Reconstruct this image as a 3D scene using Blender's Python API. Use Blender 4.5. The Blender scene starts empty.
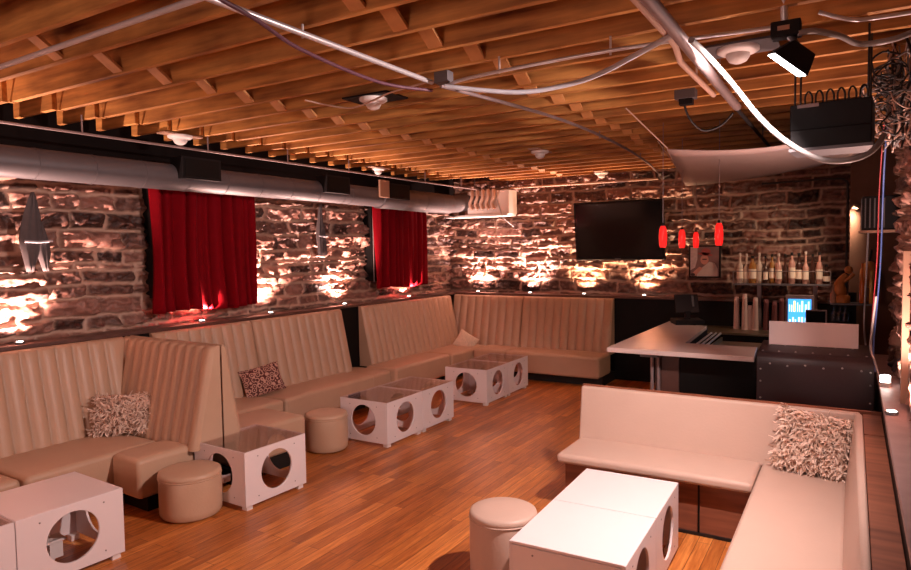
import bpy, math, random
import numpy as np
from mathutils import Vector, Matrix
R=random.Random(7); PI=math.pi
sc=bpy.context.scene; COL=sc.collection
# ------------------------------------------------------------------ materials
def mat(name):
    m=bpy.data.materials.new(name); m.use_nodes=True
    nt=m.node_tree; b=nt.nodes['Principled BSDF']; return m,nt,b
def N(nt,t,**k):
    n=nt.nodes.new(t)
    for a,v in k.items(): setattr(n,a,v)
    return n
def simple(name,col,rough=.5,metal=0,emit=None,es=0,noise=0,scale=20,bump=0,bscale=60,coat=0,spec=None):
    m,nt,b=mat(name)
    b.inputs['Base Color'].default_value=(*col,1); b.inputs['Roughness'].default_value=rough; b.inputs['Metallic'].default_value=metal
    if spec is not None: b.inputs['Specular IOR Level'].default_value=spec
    if coat: b.inputs['Coat Weight'].default_value=coat
    if emit: b.inputs['Emission Color'].default_value=(*emit,1); b.inputs['Emission Strength'].default_value=es
    if noise or bump:
        tc=N(nt,'ShaderNodeTexCoord')
    if noise:
        nz=N(nt,'ShaderNodeTexNoise'); nz.inputs['Scale'].default_value=scale; nz.inputs['Detail'].default_value=6
        nt.links.new(tc.outputs['Object'],nz.inputs['Vector'])
        mx=N(nt,'ShaderNodeMix',data_type='RGBA'); mx.inputs[6].default_value=(*[c*(1-noise) for c in col],1); mx.inputs[7].default_value=(*[min(1,c*(1+noise)) for c in col],1)
        nt.links.new(nz.outputs['Fac'],mx.inputs[0]); nt.links.new(mx.outputs[2],b.inputs['Base Color'])
    if bump:
        n2=N(nt,'ShaderNodeTexNoise'); n2.inputs['Scale'].default_value=bscale; n2.inputs['Detail'].default_value=4
        nt.links.new(tc.outputs['Object'],n2.inputs['Vector'])
        bp=N(nt,'ShaderNodeBump'); bp.inputs['Strength'].default_value=bump; bp.inputs['Distance'].default_value=.01
        nt.links.new(n2.outputs['Fac'],bp.inputs['Height']); nt.links.new(bp.outputs['Normal'],b.inputs['Normal'])
    return m
M={}
M['leather']=simple('tan_leather',(.53,.345,.232),.42,noise=.07,scale=5,bump=.12,bscale=70)
M['leather_floodlit']=simple('floodlit_leather',(.56,.40,.325),.45,noise=.05,scale=5,bump=.12,bscale=60)  # the tan leather again, with the floodlight's brightening put into its colour
M['plinth']=simple('black_plinth',(.005,.004,.004),.6)
M['white']=simple('white_lacquer',(.80,.71,.71),.35,noise=.02,scale=4)
M['foot']=simple('white_plastic',(.78,.7,.68),.5)
M['screw']=simple('grey_screw',(.25,.22,.22),.4,.6)
M['black']=simple('black_paint',(.004,.003,.003),.6,spec=.2,noise=.3,scale=6)
M['blackgloss']=simple('black_gloss',(.008,.008,.010),.12)
M['blackplastic']=simple('black_plastic',(.006,.005,.006),.6,spec=.25)
M['metal']=simple('galvanised_steel',(.125,.115,.125),.5,.3,noise=.12,scale=9)
M['metaldark']=simple('dark_steel',(.16,.15,.16),.45,.6,noise=.2,scale=9)
M['conduit']=simple('conduit_steel',(.62,.60,.62),.35,.5)
M['pipe']=simple('sprinkler_pipe',(.30,.23,.23),.5,.4,noise=.2,scale=12)
M['whitepaint']=simple('white_paint',(.78,.72,.70),.5)
M['whitecable']=simple('white_cable',(.27,.25,.245),.45)
M['greycable']=simple('grey_cable',(.42,.42,.46),.45)
M['purplecable']=simple('mauve_cable',(.10,.035,.055),.5)
M['bluecable']=simple('blue_cable',(.05,.10,.30),.45)
M['redcable']=simple('red_cable',(.30,.02,.03),.45)
M['blackcable']=simple('black_cable',(.01,.01,.012),.5)
M['tancable']=simple('tan_cable',(.62,.42,.33),.5)
M['wallblack']=simple('dark_board',(.006,.004,.004),.8,spec=.1,noise=.4,scale=4)
M['ledgewood']=simple('ledge_wood',(.10,.045,.035),.4,noise=.4,scale=9)
M['greyledge']=simple('grey_ledge',(.30,.20,.19),.5,noise=.3,scale=9)
M['counter']=simple('white_stone_counter',(.72,.58,.54),.22,noise=.05,scale=8)
M['riveted']=simple('riveted_vinyl',(.028,.013,.016),.45,noise=.3,scale=5,bump=.1,bscale=40)
M['rivet']=simple('steel_rivet',(.8,.8,.8),.25,.7)
M['steel']=simple('bar_steel',(.22,.18,.12),.35,.7,noise=.2,scale=8)
M['redglass']=simple('red_glass',(.75,.012,.015),.15,emit=(1,.02,.015),es=.55)
M['velvet']=simple('red_velvet',(.19,.0012,.006),.8,noise=.15,scale=15,spec=.08)
M['velvet'].node_tree.nodes['Principled BSDF'].inputs['Sheen Weight'].default_value=.0
M['velvet'].node_tree.nodes['Principled BSDF'].inputs['Sheen Tint'].default_value=(1,.1,.15,1)
M['greycloth']=simple('grey_cloth',(.085,.068,.07),.85,noise=.25,scale=30)
M['shag']=simple('shag_strips',(.86,.66,.55),.55,noise=.2,scale=14)
M['shagbase']=simple('shag_base',(.42,.28,.21),.9)
M['creamcloth']=simple('cream_cloth',(.70,.55,.42),.8,noise=.3,scale=40)
M['brownplaster']=simple('brown_plaster',(.16,.075,.045),.8,noise=.3,scale=5)
M['orangewood']=simple('orange_carved_wood',(.55,.20,.05),.5,noise=.3,scale=12)
M['yellow']=simple('yellow_liquor',(.7,.40,.07),.2)
M['orangeglass']=simple('orange_liquor',(.75,.16,.02),.2)
M['palewood']=simple('pale_wood',(.42,.25,.17),.55,noise=.15,scale=15)
M['lens']=simple('lamp_lens',(1,.9,.85),.3,emit=(1,.86,.78),es=14)
M['floodlens']=simple('flood_lens',(1,1,1),.3,emit=(1,.97,.95),es=9)
M['cups']=simple('plastic_cups',(.85,.62,.56),.3)
M['cupsdark']=simple('dark_red_cups',(.25,.09,.09),.25)
M['whitesheet']=simple('hanging_sheet',(.50,.40,.38),.22)
def fresnel_glass(name,tint,gl=.06,rough=.02):
    m,nt,b=mat(name); nt.nodes.remove(b); out=nt.nodes['Material Output']
    t=N(nt,'ShaderNodeBsdfTransparent'); t.inputs[0].default_value=(*tint,1)
    g=N(nt,'ShaderNodeBsdfGlossy'); g.inputs['Roughness'].default_value=rough
    f0=N(nt,'ShaderNodeLayerWeight'); f0.inputs['Blend'].default_value=.5; f1=N(nt,'ShaderNodeMath',operation='POWER'); f1.inputs[1].default_value=3.2; nt.links.new(f0.outputs['Facing'],f1.inputs[0]); f=N(nt,'ShaderNodeMath',operation='MULTIPLY_ADD'); f.inputs[1].default_value=.8; f.inputs[2].default_value=gl; nt.links.new(f1.outputs[0],f.inputs[0])
    mx=N(nt,'ShaderNodeMixShader'); nt.links.new(f.outputs[0],mx.inputs[0]); nt.links.new(t.outputs[0],mx.inputs[1]); nt.links.new(g.outputs[0],mx.inputs[2])
    nt.links.new(mx.outputs[0],out.inputs['Surface']); return m
M['glass']=fresnel_glass('clear_top',(.90,.82,.82),gl=.12,rough=.06)
M['clearglass']=fresnel_glass('drinking_glass',(.75,.78,.82),rough=.05)
def glassy(name,col,rough=.12,tr=.35):
    m=simple(name,col,rough); m.node_tree.nodes['Principled BSDF'].inputs['Transmission Weight'].default_value=tr; return m
M['b_clear']=glassy('clear_spirit',(.95,.75,.62)); M['b_amber']=glassy('amber_spirit',(.60,.27,.07)); M['b_dark']=glassy('dark_bottle',(.08,.03,.02),.1,.2)
M['b_pink']=glassy('rose_spirit',(.85,.45,.36)); M['cap']=simple('bottle_cap',(.55,.42,.36),.4); M['paper']=simple('paper_label',(.92,.76,.62),.7)
def wood_floor():
    m,nt,b=mat('wood_planks'); L=nt.links.new
    tc=N(nt,'ShaderNodeTexCoord'); mp=N(nt,'ShaderNodeMapping'); mp.inputs['Rotation'].default_value=(0,0,PI/2)
    L(tc.outputs['Object'],mp.inputs['Vector'])
    br=N(nt,'ShaderNodeTexBrick'); br.offset=.37; br.inputs['Scale'].default_value=1; br.inputs['Brick Width'].default_value=1.35; br.inputs['Row Height'].default_value=.087
    br.inputs['Mortar Size'].default_value=.0018; br.inputs['Mortar Smooth'].default_value=.3; br.inputs['Bias'].default_value=0
    br.inputs['Color1'].default_value=(0,0,0,1); br.inputs['Color2'].default_value=(1,1,1,1); br.inputs['Mortar'].default_value=(.5,.5,.5,1)
    L(mp.outputs[0],br.inputs['Vector'])
    ms=N(nt,'ShaderNodeMapping'); ms.inputs['Scale'].default_value=(22,1.6,1); L(tc.outputs['Object'],ms.inputs['Vector'])
    nz=N(nt,'ShaderNodeTexNoise'); nz.inputs['Scale'].default_value=2.0; nz.inputs['Detail'].default_value=8; nz.inputs['Roughness'].default_value=.65; nz.inputs['Distortion'].default_value=.4
    L(ms.outputs[0],nz.inputs['Vector'])
    n2=N(nt,'ShaderNodeTexNoise'); n2.inputs['Scale'].default_value=.9; n2.inputs['Detail'].default_value=5; L(tc.outputs['Object'],n2.inputs['Vector'])
    a=N(nt,'ShaderNodeMath',operation='MULTIPLY'); a.inputs[1].default_value=.26; L(br.outputs['Color'],a.inputs[0])
    c=N(nt,'ShaderNodeMath',operation='MULTIPLY_ADD'); c.inputs[1].default_value=.85; L(nz.outputs['Fac'],c.inputs[0]); L(a.outputs[0],c.inputs[2])
    d=N(nt,'ShaderNodeMath',operation='MULTIPLY_ADD'); d.inputs[1].default_value=.42; L(n2.outputs['Fac'],d.inputs[0]); L(c.outputs[0],d.inputs[2])
    cr=N(nt,'ShaderNodeValToRGB'); e=cr.color_ramp.elements
    e[0].position=.38; e[0].color=(.10,.022,.005,1); e[1].position=1.05; e[1].color=(.78,.30,.075,1)
    x=cr.color_ramp.elements.new(.62); x.color=(.34,.095,.019,1); x=cr.color_ramp.elements.new(.82); x.color=(.54,.175,.038,1)
    L(d.outputs[0],cr.inputs[0])
    mx=N(nt,'ShaderNodeMix',data_type='RGBA'); mx.inputs[7].default_value=(.06,.018,.007,1)
    L(br.outputs['Fac'],mx.inputs[0]); L(cr.outputs[0],mx.inputs[6]); L(mx.outputs[2],b.inputs['Base Color'])
    rr=N(nt,'ShaderNodeMapRange'); rr.inputs[3].default_value=.24; rr.inputs[4].default_value=.45; L(nz.outputs['Fac'],rr.inputs[0]); L(rr.outputs[0],b.inputs['Roughness'])
    bp=N(nt,'ShaderNodeBump'); bp.inputs['Strength'].default_value=.25; bp.inputs['Distance'].default_value=.004; L(c.outputs[0],bp.inputs['Height']); L(bp.outputs[0],b.inputs['Normal'])
    return m
M['floor']=wood_floor()
def lumber(name,c1,c2,stretch=(1.2,14,14)):
    m,nt,b=mat(name); L=nt.links.new
    tc=N(nt,'ShaderNodeTexCoord'); ge=N(nt,'ShaderNodeNewGeometry'); mp=N(nt,'ShaderNodeMapping'); mp.inputs['Scale'].default_value=stretch; L(ge.outputs['Position'],mp.inputs['Vector'])
    nz=N(nt,'ShaderNodeTexNoise'); nz.inputs['Scale'].default_value=1.5; nz.inputs['Detail'].default_value=7; L(mp.outputs[0],nz.inputs['Vector'])
    n2=N(nt,'ShaderNodeTexNoise'); n2.inputs['Scale'].default_value=2.2; n2.inputs['Detail'].default_value=3; L(ge.outputs['Position'],n2.inputs['Vector'])
    ad=N(nt,'ShaderNodeMath',operation='MULTIPLY_ADD'); ad.inputs[1].default_value=.6; L(n2.outputs['Fac'],ad.inputs[0]); L(nz.outputs['Fac'],ad.inputs[2])
    cr=N(nt,'ShaderNodeValToRGB'); e=cr.color_ramp.elements; e[0].position=.5; e[0].color=(*c1,1); e[1].position=1.05; e[1].color=(*c2,1)
    L(ad.outputs[0],cr.inputs[0]); L(cr.outputs[0],b.inputs['Base Color']); b.inputs['Roughness'].default_value=.65
    return m
M['joist']=lumber('joist_lumber',(.15,.042,.007),(.68,.32,.085))
M['deck']=lumber('deck_boards',(.10,.030,.010),(.26,.085,.025))
M['bridge']=lumber('bridging_lumber',(.42,.19,.06),(.62,.30,.11),(6,6,6))
M['redwood']=lumber('bench_wood',(.13,.038,.018),(.30,.10,.05))
def stone_mat(name,dark,mid,mort,mort2):
    m,nt,b=mat(name); L=nt.links.new
    at=N(nt,'ShaderNodeAttribute',attribute_name='stone'); sp=N(nt,'ShaderNodeSeparateColor'); L(at.outputs['Color'],sp.inputs[0])
    ge=N(nt,'ShaderNodeNewGeometry'); nz=N(nt,'ShaderNodeTexNoise'); nz.inputs['Scale'].default_value=16; nz.inputs['Detail'].default_value=9; nz.inputs['Roughness'].default_value=.7; L(ge.outputs['Position'],nz.inputs['Vector'])
    ad=N(nt,'ShaderNodeMath',operation='MULTIPLY_ADD'); ad.inputs[1].default_value=.55; L(sp.outputs[1],ad.inputs[0]); L(nz.outputs['Fac'],ad.inputs[2])
    cr=N(nt,'ShaderNodeValToRGB'); e=cr.color_ramp.elements; e[0].position=.50; e[0].color=(*dark,1); e[1].position=1.12; e[1].color=(*mid,1); L(ad.outputs[0],cr.inputs[0])
    c2=N(nt,'ShaderNodeMix',data_type='RGBA'); c2.inputs[6].default_value=(*mort,1); c2.inputs[7].default_value=(*mort2,1); L(nz.outputs['Fac'],c2.inputs[0])
    mx=N(nt,'ShaderNodeMix',data_type='RGBA'); L(sp.outputs[0],mx.inputs[0]); L(c2.outputs[2],mx.inputs[6]); L(cr.outputs[0],mx.inputs[7])
    L(mx.outputs[2],b.inputs['Base Color']); b.inputs['Roughness'].default_value=.5
    bp=N(nt,'ShaderNodeBump'); bp.inputs['Strength'].default_value=.6; bp.inputs['Distance'].default_value=.012; L(nz.outputs['Fac'],bp.inputs['Height']); L(bp.outputs[0],b.inputs['Normal'])
    return m
M['stone']=stone_mat('rubble_stone',(.028,.009,.007),(.30,.145,.11),(.40,.245,.175),(.62,.42,.33))
def pattern_mat():
    m,nt,b=mat('scroll_fabric'); L=nt.links.new
    tc=N(nt,'ShaderNodeTexCoord'); v=N(nt,'ShaderNodeTexVoronoi'); v.inputs['Scale'].default_value=19; v.inputs['Randomness'].default_value=.45; L(tc.outputs['Object'],v.inputs['Vector'])
    w=N(nt,'ShaderNodeMath',operation='MULTIPLY'); w.inputs[1].default_value=17; L(v.outputs['Distance'],w.inputs[0])
    s=N(nt,'ShaderNodeMath',operation='SINE'); L(w.outputs[0],s.inputs[0]); g=N(nt,'ShaderNodeMath',operation='GREATER_THAN'); g.inputs[1].default_value=.15; L(s.outputs[0],g.inputs[0])
    mx=N(nt,'ShaderNodeMix',data_type='RGBA'); mx.inputs[6].default_value=(.10,.018,.016,1); mx.inputs[7].default_value=(.62,.36,.28,1); L(g.outputs[0],mx.inputs[0]); L(mx.outputs[2],b.inputs['Base Color']); b.inputs['Roughness'].default_value=.8
    return m
M['scroll']=pattern_mat()
# ------------------------------------------------------------------ mesh builder
class MB:
    def __init__(s): s.v=[]; s.f=[]; s.sm=[]
    def add(s,vs,fs,smooth=False):
        o=len(s.v); s.v+=[tuple(p) for p in vs]; s.f+=[tuple(i+o for i in f) for f in fs]; s.sm+=[smooth]*len(fs); return s
    def box(s,a,b,mtx=None):
        x0,y0,z0=a; x1,y1,z1=b
        vs=[Vector(p) for p in ((x0,y0,z0),(x1,y0,z0),(x1,y1,z0),(x0,y1,z0),(x0,y0,z1),(x1,y0,z1),(x1,y1,z1),(x0,y1,z1))]
        if mtx: vs=[mtx@p for p in vs]
        return s.add(vs,[(0,3,2,1),(4,5,6,7),(0,1,5,4),(1,2,6,5),(2,3,7,6),(3,0,4,7)])
    def tube(s,pts,r,n=8,cap=True):
        pts=[Vector(p) for p in pts]; vs=[]; fs=[]; rr=r if isinstance(r,(list,tuple)) else [r]*len(pts)
        up=None
        for i,p in enumerate(pts):
            t=(pts[min(i+1,len(pts)-1)]-pts[max(i-1,0)]).normalized()
            if up is None: up=Vector((0,0,1)) if abs(t.z)<.9 else Vector((1,0,0))
            a=t.cross(up).normalized(); up=a.cross(t).normalized()
            for k in range(n):
                th=2*PI*k/n; vs.append(p+(a*math.cos(th)+up*math.sin(th))*rr[i])
        for i in range(len(pts)-1):
            for k in range(n): fs.append((i*n+k,i*n+(k+1)%n,(i+1)*n+(k+1)%n,(i+1)*n+k))
        s.add(vs,fs,True)
        if cap:
            s.add(vs[:n],[tuple(range(n))]); s.add(vs[-n:],[tuple(reversed(range(n)))])
        return s
    def lathe(s,prof,c=(0,0,0),n=24,mtx=None,smooth=True):
        vs=[];fs=[]
        for (r,z) in prof:
            for k in range(n):
                th=2*PI*k/n; p=Vector((r*math.cos(th),r*math.sin(th),z))
                if mtx: p=mtx@p
                vs.append(p+Vector(c))
        for i in range(len(prof)-1):
            for k in range(n): fs.append((i*n+k,i*n+(k+1)%n,(i+1)*n+(k+1)%n,(i+1)*n+k))
        s.add(vs,fs,smooth)
        s.add(vs[:n],[tuple(reversed(range(n)))]); s.add(vs[-n:],[tuple(range(n))]); return s
    def grid(s,P,smooth=True):
        h=len(P); w=len(P[0]); vs=[p for row in P for p in row]
        return s.add(vs,[(i*w+j,i*w+j+1,(i+1)*w+j+1,(i+1)*w+j) for i in range(h-1) for j in range(w-1)],smooth)
    def build(s,name,m,parent=None,bevel=0,seg=3,loc=None,subsurf=0,sharp=False):
        me=bpy.data.meshes.new(name); v=s.v
        if parent is not None:
            inv=parent.matrix_basis.inverted()
            pp=parent.parent
            while pp is not None: inv=inv@pp.matrix_basis.inverted(); pp=pp.parent
            v=[tuple(inv@Vector(p)) for p in v]
        elif loc is not None:
            v=[(p[0]-loc[0],p[1]-loc[1],p[2]-loc[2]) for p in v]
        me.from_pydata(v,[],s.f); me.validate(); me.update()
        if len(me.polygons)==len(s.sm): me.polygons.foreach_set('use_smooth',s.sm)
        me.materials.append(M[m] if isinstance(m,str) else m)
        o=bpy.data.objects.new(name,me); COL.objects.link(o)
        if parent is not None: o.parent=parent
        elif loc is not None: o.location=loc
        if bevel:
            md=o.modifiers.new('bevel','BEVEL'); md.width=bevel; md.segments=seg; md.limit_method='ANGLE'; md.angle_limit=math.radians(40); md.harden_normals=True
            me.polygons.foreach_set('use_smooth',[True]*len(me.polygons))
        return o
def tag(o,label,cat,group=None):
    o['label']=label; o['category']=cat
    if group: o['group']=group
    return o
def thing(name,label,cat,loc=(0,0,0),group=None):
    o=bpy.data.objects.new(name,None); COL.objects.link(o); o.location=loc; o.empty_display_size=.1
    return tag(o,label,cat,group)
def struct(o): o['kind']='structure'; return o
def smoothpath(pts,k=6):
    P=[Vector(p) for p in pts]; out=[]
    for i in range(len(P)-1):
        p0=P[max(i-1,0)];p1=P[i];p2=P[i+1];p3=P[min(i+2,len(P)-1)]
        for j in range(k):
            t=j/k
            out.append(.5*((2*p1)+(p2-p0)*t+(2*p0-5*p1+4*p2-p3)*t*t+(3*p1-p0-3*p2+p3)*t**3))
    out.append(P[-1]); return out
# ------------------------------------------------------------------ camera
Fp,PT,RO=655.28,.0536,-.0151; TH=math.radians(58.8)
def toW(x,y,z): return Vector((x*math.sin(TH)-y*math.cos(TH),x*math.cos(TH)+y*math.sin(TH),z))
fw=toW(0,math.cos(PT),-math.sin(PT)); u0=toW(0,math.sin(PT),math.cos(PT)); r0=toW(1,0,0)
rt=math.cos(RO)*r0+math.sin(RO)*u0; upv=math.cos(RO)*u0-math.sin(RO)*r0
cd=bpy.data.cameras.new('camera'); cd.sensor_width=36; cd.lens=Fp/911*36; cd.clip_start=.05
cam=bpy.data.objects.new('camera',cd); COL.objects.link(cam)
mm=Matrix((rt,upv,-fw)).transposed().to_4x4(); mm.translation=(0,0,2); cam.matrix_world=mm; sc.camera=cam
# ------------------------------------------------------------------ room shell
XL,YB=-6.13,9.95; LX,LY=-5.88,9.68; ZL=1.27; ZJ=3.1; ZD=3.335; XR=.30
struct(MB().box((-6.4,-2.5,-.1),(1.2,10.2,0)).build('floor','floor'))
struct(MB().box((-6.4,-2.5,ZD),(1.2,10.2,ZD+.05)).build('ceiling','deck'))
struct(MB().box((-6.4,-2.5,0),(-6.2,10.3,ZD)).build('wall_left','wallblack'))
struct(MB().box((-6.2,10.02,0),(1.2,10.3,ZD)).build('wall_back','wallblack'))
struct(MB().box((.50,-2.5,0),(.7,9.94,ZD)).build('wall_right','wallblack'))
# wainscots and ledges
struct(MB().box((-6.2,-2.5,0),(LX-.01,LY,ZL-.035)).build('trim_1','black'))
struct(MB().box((-6.2,-2.5,ZL-.035),(LX+.03,10.02,ZL)).build('trim_2','ledgewood',bevel=.006))
struct(MB().box((LX-.01,LY+.01,0),(-.03,10.02,ZL-.035)).build('trim_3','black'))
struct(MB().box((LX+.03,LY-.03,ZL-.035),(-.03,10.02,ZL)).build('trim_4','ledgewood',bevel=.006))
struct(MB().box((.185,-1,0),(.5,7.0,.965)).build('trim_5','black'))
struct(MB().box((.175,-1,.965),(.5,7.0,1.0)).build('trim_6','greyledge',bevel=.005))
struct(MB().box((-6.11,-2.5,2.86),(-6.0,9.9,ZD)).build('trim_7','wallblack'))
# stone walls: a heightfield of coursed rubble
def vnoise(U,V,fu,fv,seed):
    rs=np.random.RandomState(seed); T=rs.rand(256,256)
    a=U*fu+100; b=V*fv+100; i=np.floor(a).astype(int); j=np.floor(b).astype(int); fa=a-i; fb=b-j
    fa=fa*fa*(3-2*fa); fb=fb*fb*(3-2*fb); i%=256; j%=256; i2=(i+1)%256; j2=(j+1)%256
    return (T[i,j]*(1-fa)+T[i2,j]*fa)*(1-fb)+(T[i,j2]*(1-fa)+T[i2,j2]*fa)*fb
def stone_wall(name,L,z0,z1,place,seed,res,rough=1.0,hole=None,hmin=.06,hmax=.20,ragged=None):
    rs=np.random.RandomState(seed); nu=int(L/res); nv=int((z1-z0)/res)
    u=np.linspace(0,L,nu); v=np.linspace(z0,z1,nv); U,V=np.meshgrid(u,v)
    Vw=V+.05*(vnoise(U,V,1.3,1.0,seed+1)-.5)+.028*(vnoise(U,V,6,3,seed+2)-.5)+.014*(vnoise(U,V,22,22,seed+7)-.5)
    Uw=U+.05*(vnoise(U,V,5,9,seed+3)-.5)+.012*(vnoise(U,V,25,25,seed+8)-.5)
    c=[z0-.1]
    while c[-1]<z1+.1: c.append(c[-1]+rs.uniform(hmin,hmax))
    c=np.array(c); ci=np.clip(np.searchsorted(c,Vw)-1,0,len(c)-2)
    dz=np.minimum(Vw-c[ci],c[ci+1]-Vw); du=np.zeros_like(U); tone=np.zeros_like(U); hh=np.zeros_like(U); tl=np.zeros_like(U); tz=np.zeros_like(U)
    for k in range(len(c)-1):
        h=c[k+1]-c[k]; e=[-rs.uniform(.05,.4)]
        while e[-1]<L+.2: e.append(e[-1]+rs.uniform(.12,.30)+h*rs.uniform(.3,2.6))
        e=np.array(e); m=ci==k; x=Uw[m]; q=np.clip(np.searchsorted(e,x)-1,0,len(e)-2)
        du[m]=np.minimum(x-e[q],e[q+1]-x); t=rs.rand(len(e)); tone[m]=t[q]; g=rs.rand(len(e)); hh[m]=g[q]
        s1=rs.uniform(-1,1,len(e)); s2=rs.uniform(-1,1,len(e)); mid=(e[q]+e[q+1])/2; tl[m]=s1[q]*(x-mid)*.12; tz[m]=s2[q]*(Vw[m]-(c[k]+h/2))*.45
    d=np.minimum(dz,du); jw=.004+.010*vnoise(U,V,4,4,seed+5)
    st=np.clip((d-jw)/.016,0,1); st=st*st*(3-2*st)
    n1=vnoise(U,V,7,13,seed+11)-.5; n2=vnoise(U,V,16,30,seed+12)-.5; n3=vnoise(U,V,38,55,seed+13)-.5
    rg=1-2*np.abs(vnoise(U,V,5,16,seed+14)-.5)   # split-face ridges
    rz=vnoise(U,V,.8,.9,seed+15); amp=rough*(.55+1.0*rz)
    H=st*(.018+.035*hh+tl+tz+amp*(.060*n1+.048*n2+.026*n3+.035*rg*hh))+(1-st)*(.012*n2+.006*n3+.006)
    H=np.clip(H,-.02,.115)
    P=place(U,V,H); verts=np.stack(P,-1).reshape(-1,3)
    idx=np.arange(nu*nv).reshape(nv,nu); F=np.stack([idx[:-1,:-1],idx[:-1,1:],idx[1:,1:],idx[1:,:-1]],-1).reshape(-1,4)
    if hole is not None:
        ctr=np.stack([U[:-1,:-1],V[:-1,:-1]],-1).reshape(-1,2); keep=np.ones(len(F),bool)
        for (a,b_,p,q) in hole: keep&=~((ctr[:,0]>a)&(ctr[:,0]<b_)&(ctr[:,1]>p)&(ctr[:,1]<q))
        F=F[keep]
    me=bpy.data.meshes.new(name); me.from_pydata(verts.tolist(),[],F.tolist()); me.update()
    ca=me.attributes.new('stone','FLOAT_COLOR','POINT'); A=np.ones((nu*nv,4),np.float32); A[:,0]=st.ravel(); A[:,1]=tone.ravel(); A[:,2]=hh.ravel(); ca.data.foreach_set('color',A.ravel())
    me.polygons.foreach_set('use_smooth',[True]*len(me.polygons)); me.materials.append(M['stone'])
    o=bpy.data.objects.new(name,me); COL.objects.link(o); return struct(o)
Y0=-1.2
WIN=[(4.11,5.32),(7.61,8.90)]
stone_wall('wall_left_stone',YB-Y0,ZL,2.88,lambda U,V,H:(XL+H,Y0+U,V),11,.0135,1.0,hole=[(a-Y0,b-Y0,1.62,3) for a,b in WIN])
stone_wall('wall_back_stone',6.12,ZL,ZD,lambda U,V,H:(XL+U,YB-H,V),23,.0135,1.0)
stone_wall('wall_right_stone',7.6,1.0,ZD,lambda U,V,H:(XR+.06-H,-.8+(7.6-U),V),31,.018,.75)
# window recesses behind the curtains
for i,(a,b) in enumerate(WIN):
    w=struct(MB().box((-6.17,a,1.60),(-6.15,b,2.88)).build(f'window_{i+1}','blackgloss'))
    f=MB()
    f.box((-6.15,a-.06,1.56),(-5.985,a+.03,2.86)); f.box((-6.15,b-.04,1.56),(-5.985,b+.05,2.86))
    f.box((-6.15,a,1.56),(-5.99,b,1.62)); f.build('window_frame','black',w)
    MB().tube([(-5.98,a-.03,1.55),(-5.98,a-.03,2.8)],.009,6).build('window_conduit','pipe',w)
# ------------------------------------------------------------------ ceiling joists and bridging
jy=[1.76+.337*k for k in range(-11,24)]
for k,y in enumerate(jy):
    j=MB()
    if y<9.8:
        x0=-5.80 if y<8.9 else -4.9
        a=-5.19+R.uniform(-.03,.03)
        if x0<a-.1: j.box((x0,y-.03,ZJ+.012),(a-.05,y+.012,ZD))
        j.box((max(a,x0) if x0<a-.1 else x0,y-.02,ZJ),(.5,y+.02,ZD))
        o=struct(j.build('ceiling_joist','joist',bevel=.003,seg=1))
        if k+1<len(jy) and jy[k+1]<9.8:
            for xb in (-3.87+R.uniform(-.04,.02),-1.99+R.uniform(-.06,.06)):
                for sgn in (1,-1):
                    A=Vector((xb+.05*sgn,y+.02,ZD-.03 if sgn>0 else ZJ+.02)); B=Vector((xb+.05*sgn,jy[k+1]-.02,ZJ+.015 if sgn>0 else ZD-.03))
                    t=(B-A).normalized(); nrm=Vector((1,0,0)).cross(t)
                    mtx=Matrix((Vector((1,0,0)),t,nrm)).transposed().to_4x4(); mtx.translation=A
                    MB().box((-.045,0,-.009),(.045,(B-A).length,.009),mtx).build('bridging','bridge',o)
# ------------------------------------------------------------------ banquettes
def frame(o,ax,ay):   # maps (u along, w out from the wall, z) to world
    ax=Vector(ax); ay=Vector(ay); o=Vector(o)
    return lambda u,w,z: tuple(o+ax*u+ay*w+Vector((0,0,z)))
def backrest(parent,fr,L,zb=.40,zt=1.235,tb=.25,tt=.075,ch=.14,flat=(0,0),name='backrest',mtl='leather'):
    # channel-tufted wedge
    nch=max(1,round((L-flat[0]-flat[1])/ch)); per=9; us=[]
    if flat[0]: us+=[(0,0),(.012,.6),(.03,1),(flat[0]-.02,1)]
    for c in range(nch):
        a=flat[0]+(L-flat[0]-flat[1])*c/nch; w=(L-flat[0]-flat[1])/nch
        for k in range(per):
            t=k/per; us.append((a+w*t,(math.sin(PI*t))**.34 if t>0 else 0))
    if flat[1]: us+=[(L-flat[1],0),(L-flat[1]+.02,.8),(L-flat[1]+.04,1),(L-.03,1),(L-.012,.6)]
    us.append((L,0))
    prof=[]; nv=12
    for i in range(nv+1):
        t=i/nv; prof.append((tb+(tt-tb)*t,zb+(zt-.03-zb)*t,1.0 if t<.97 else .8))
    prof+=[(tt-.008,zt-.016,.7),(tt-.028,zt-.004,.45),(tt-.05,zt,.2),(.0,zt-.004,0),(0,zb,0)]
    P=[]
    for (w,z,s) in prof:
        P.append([fr(u,w+.044*(q-.7)*s,z) for (u,q) in us])
    m=MB(); m.grid(P)
    for e in (0,-1):
        ring=[row[e] for row in P]; idx=tuple(range(len(ring)))
        m.add(ring,[idx if e==0 else tuple(reversed(idx))])
    return m.build(name,mtl,parent)
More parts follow.
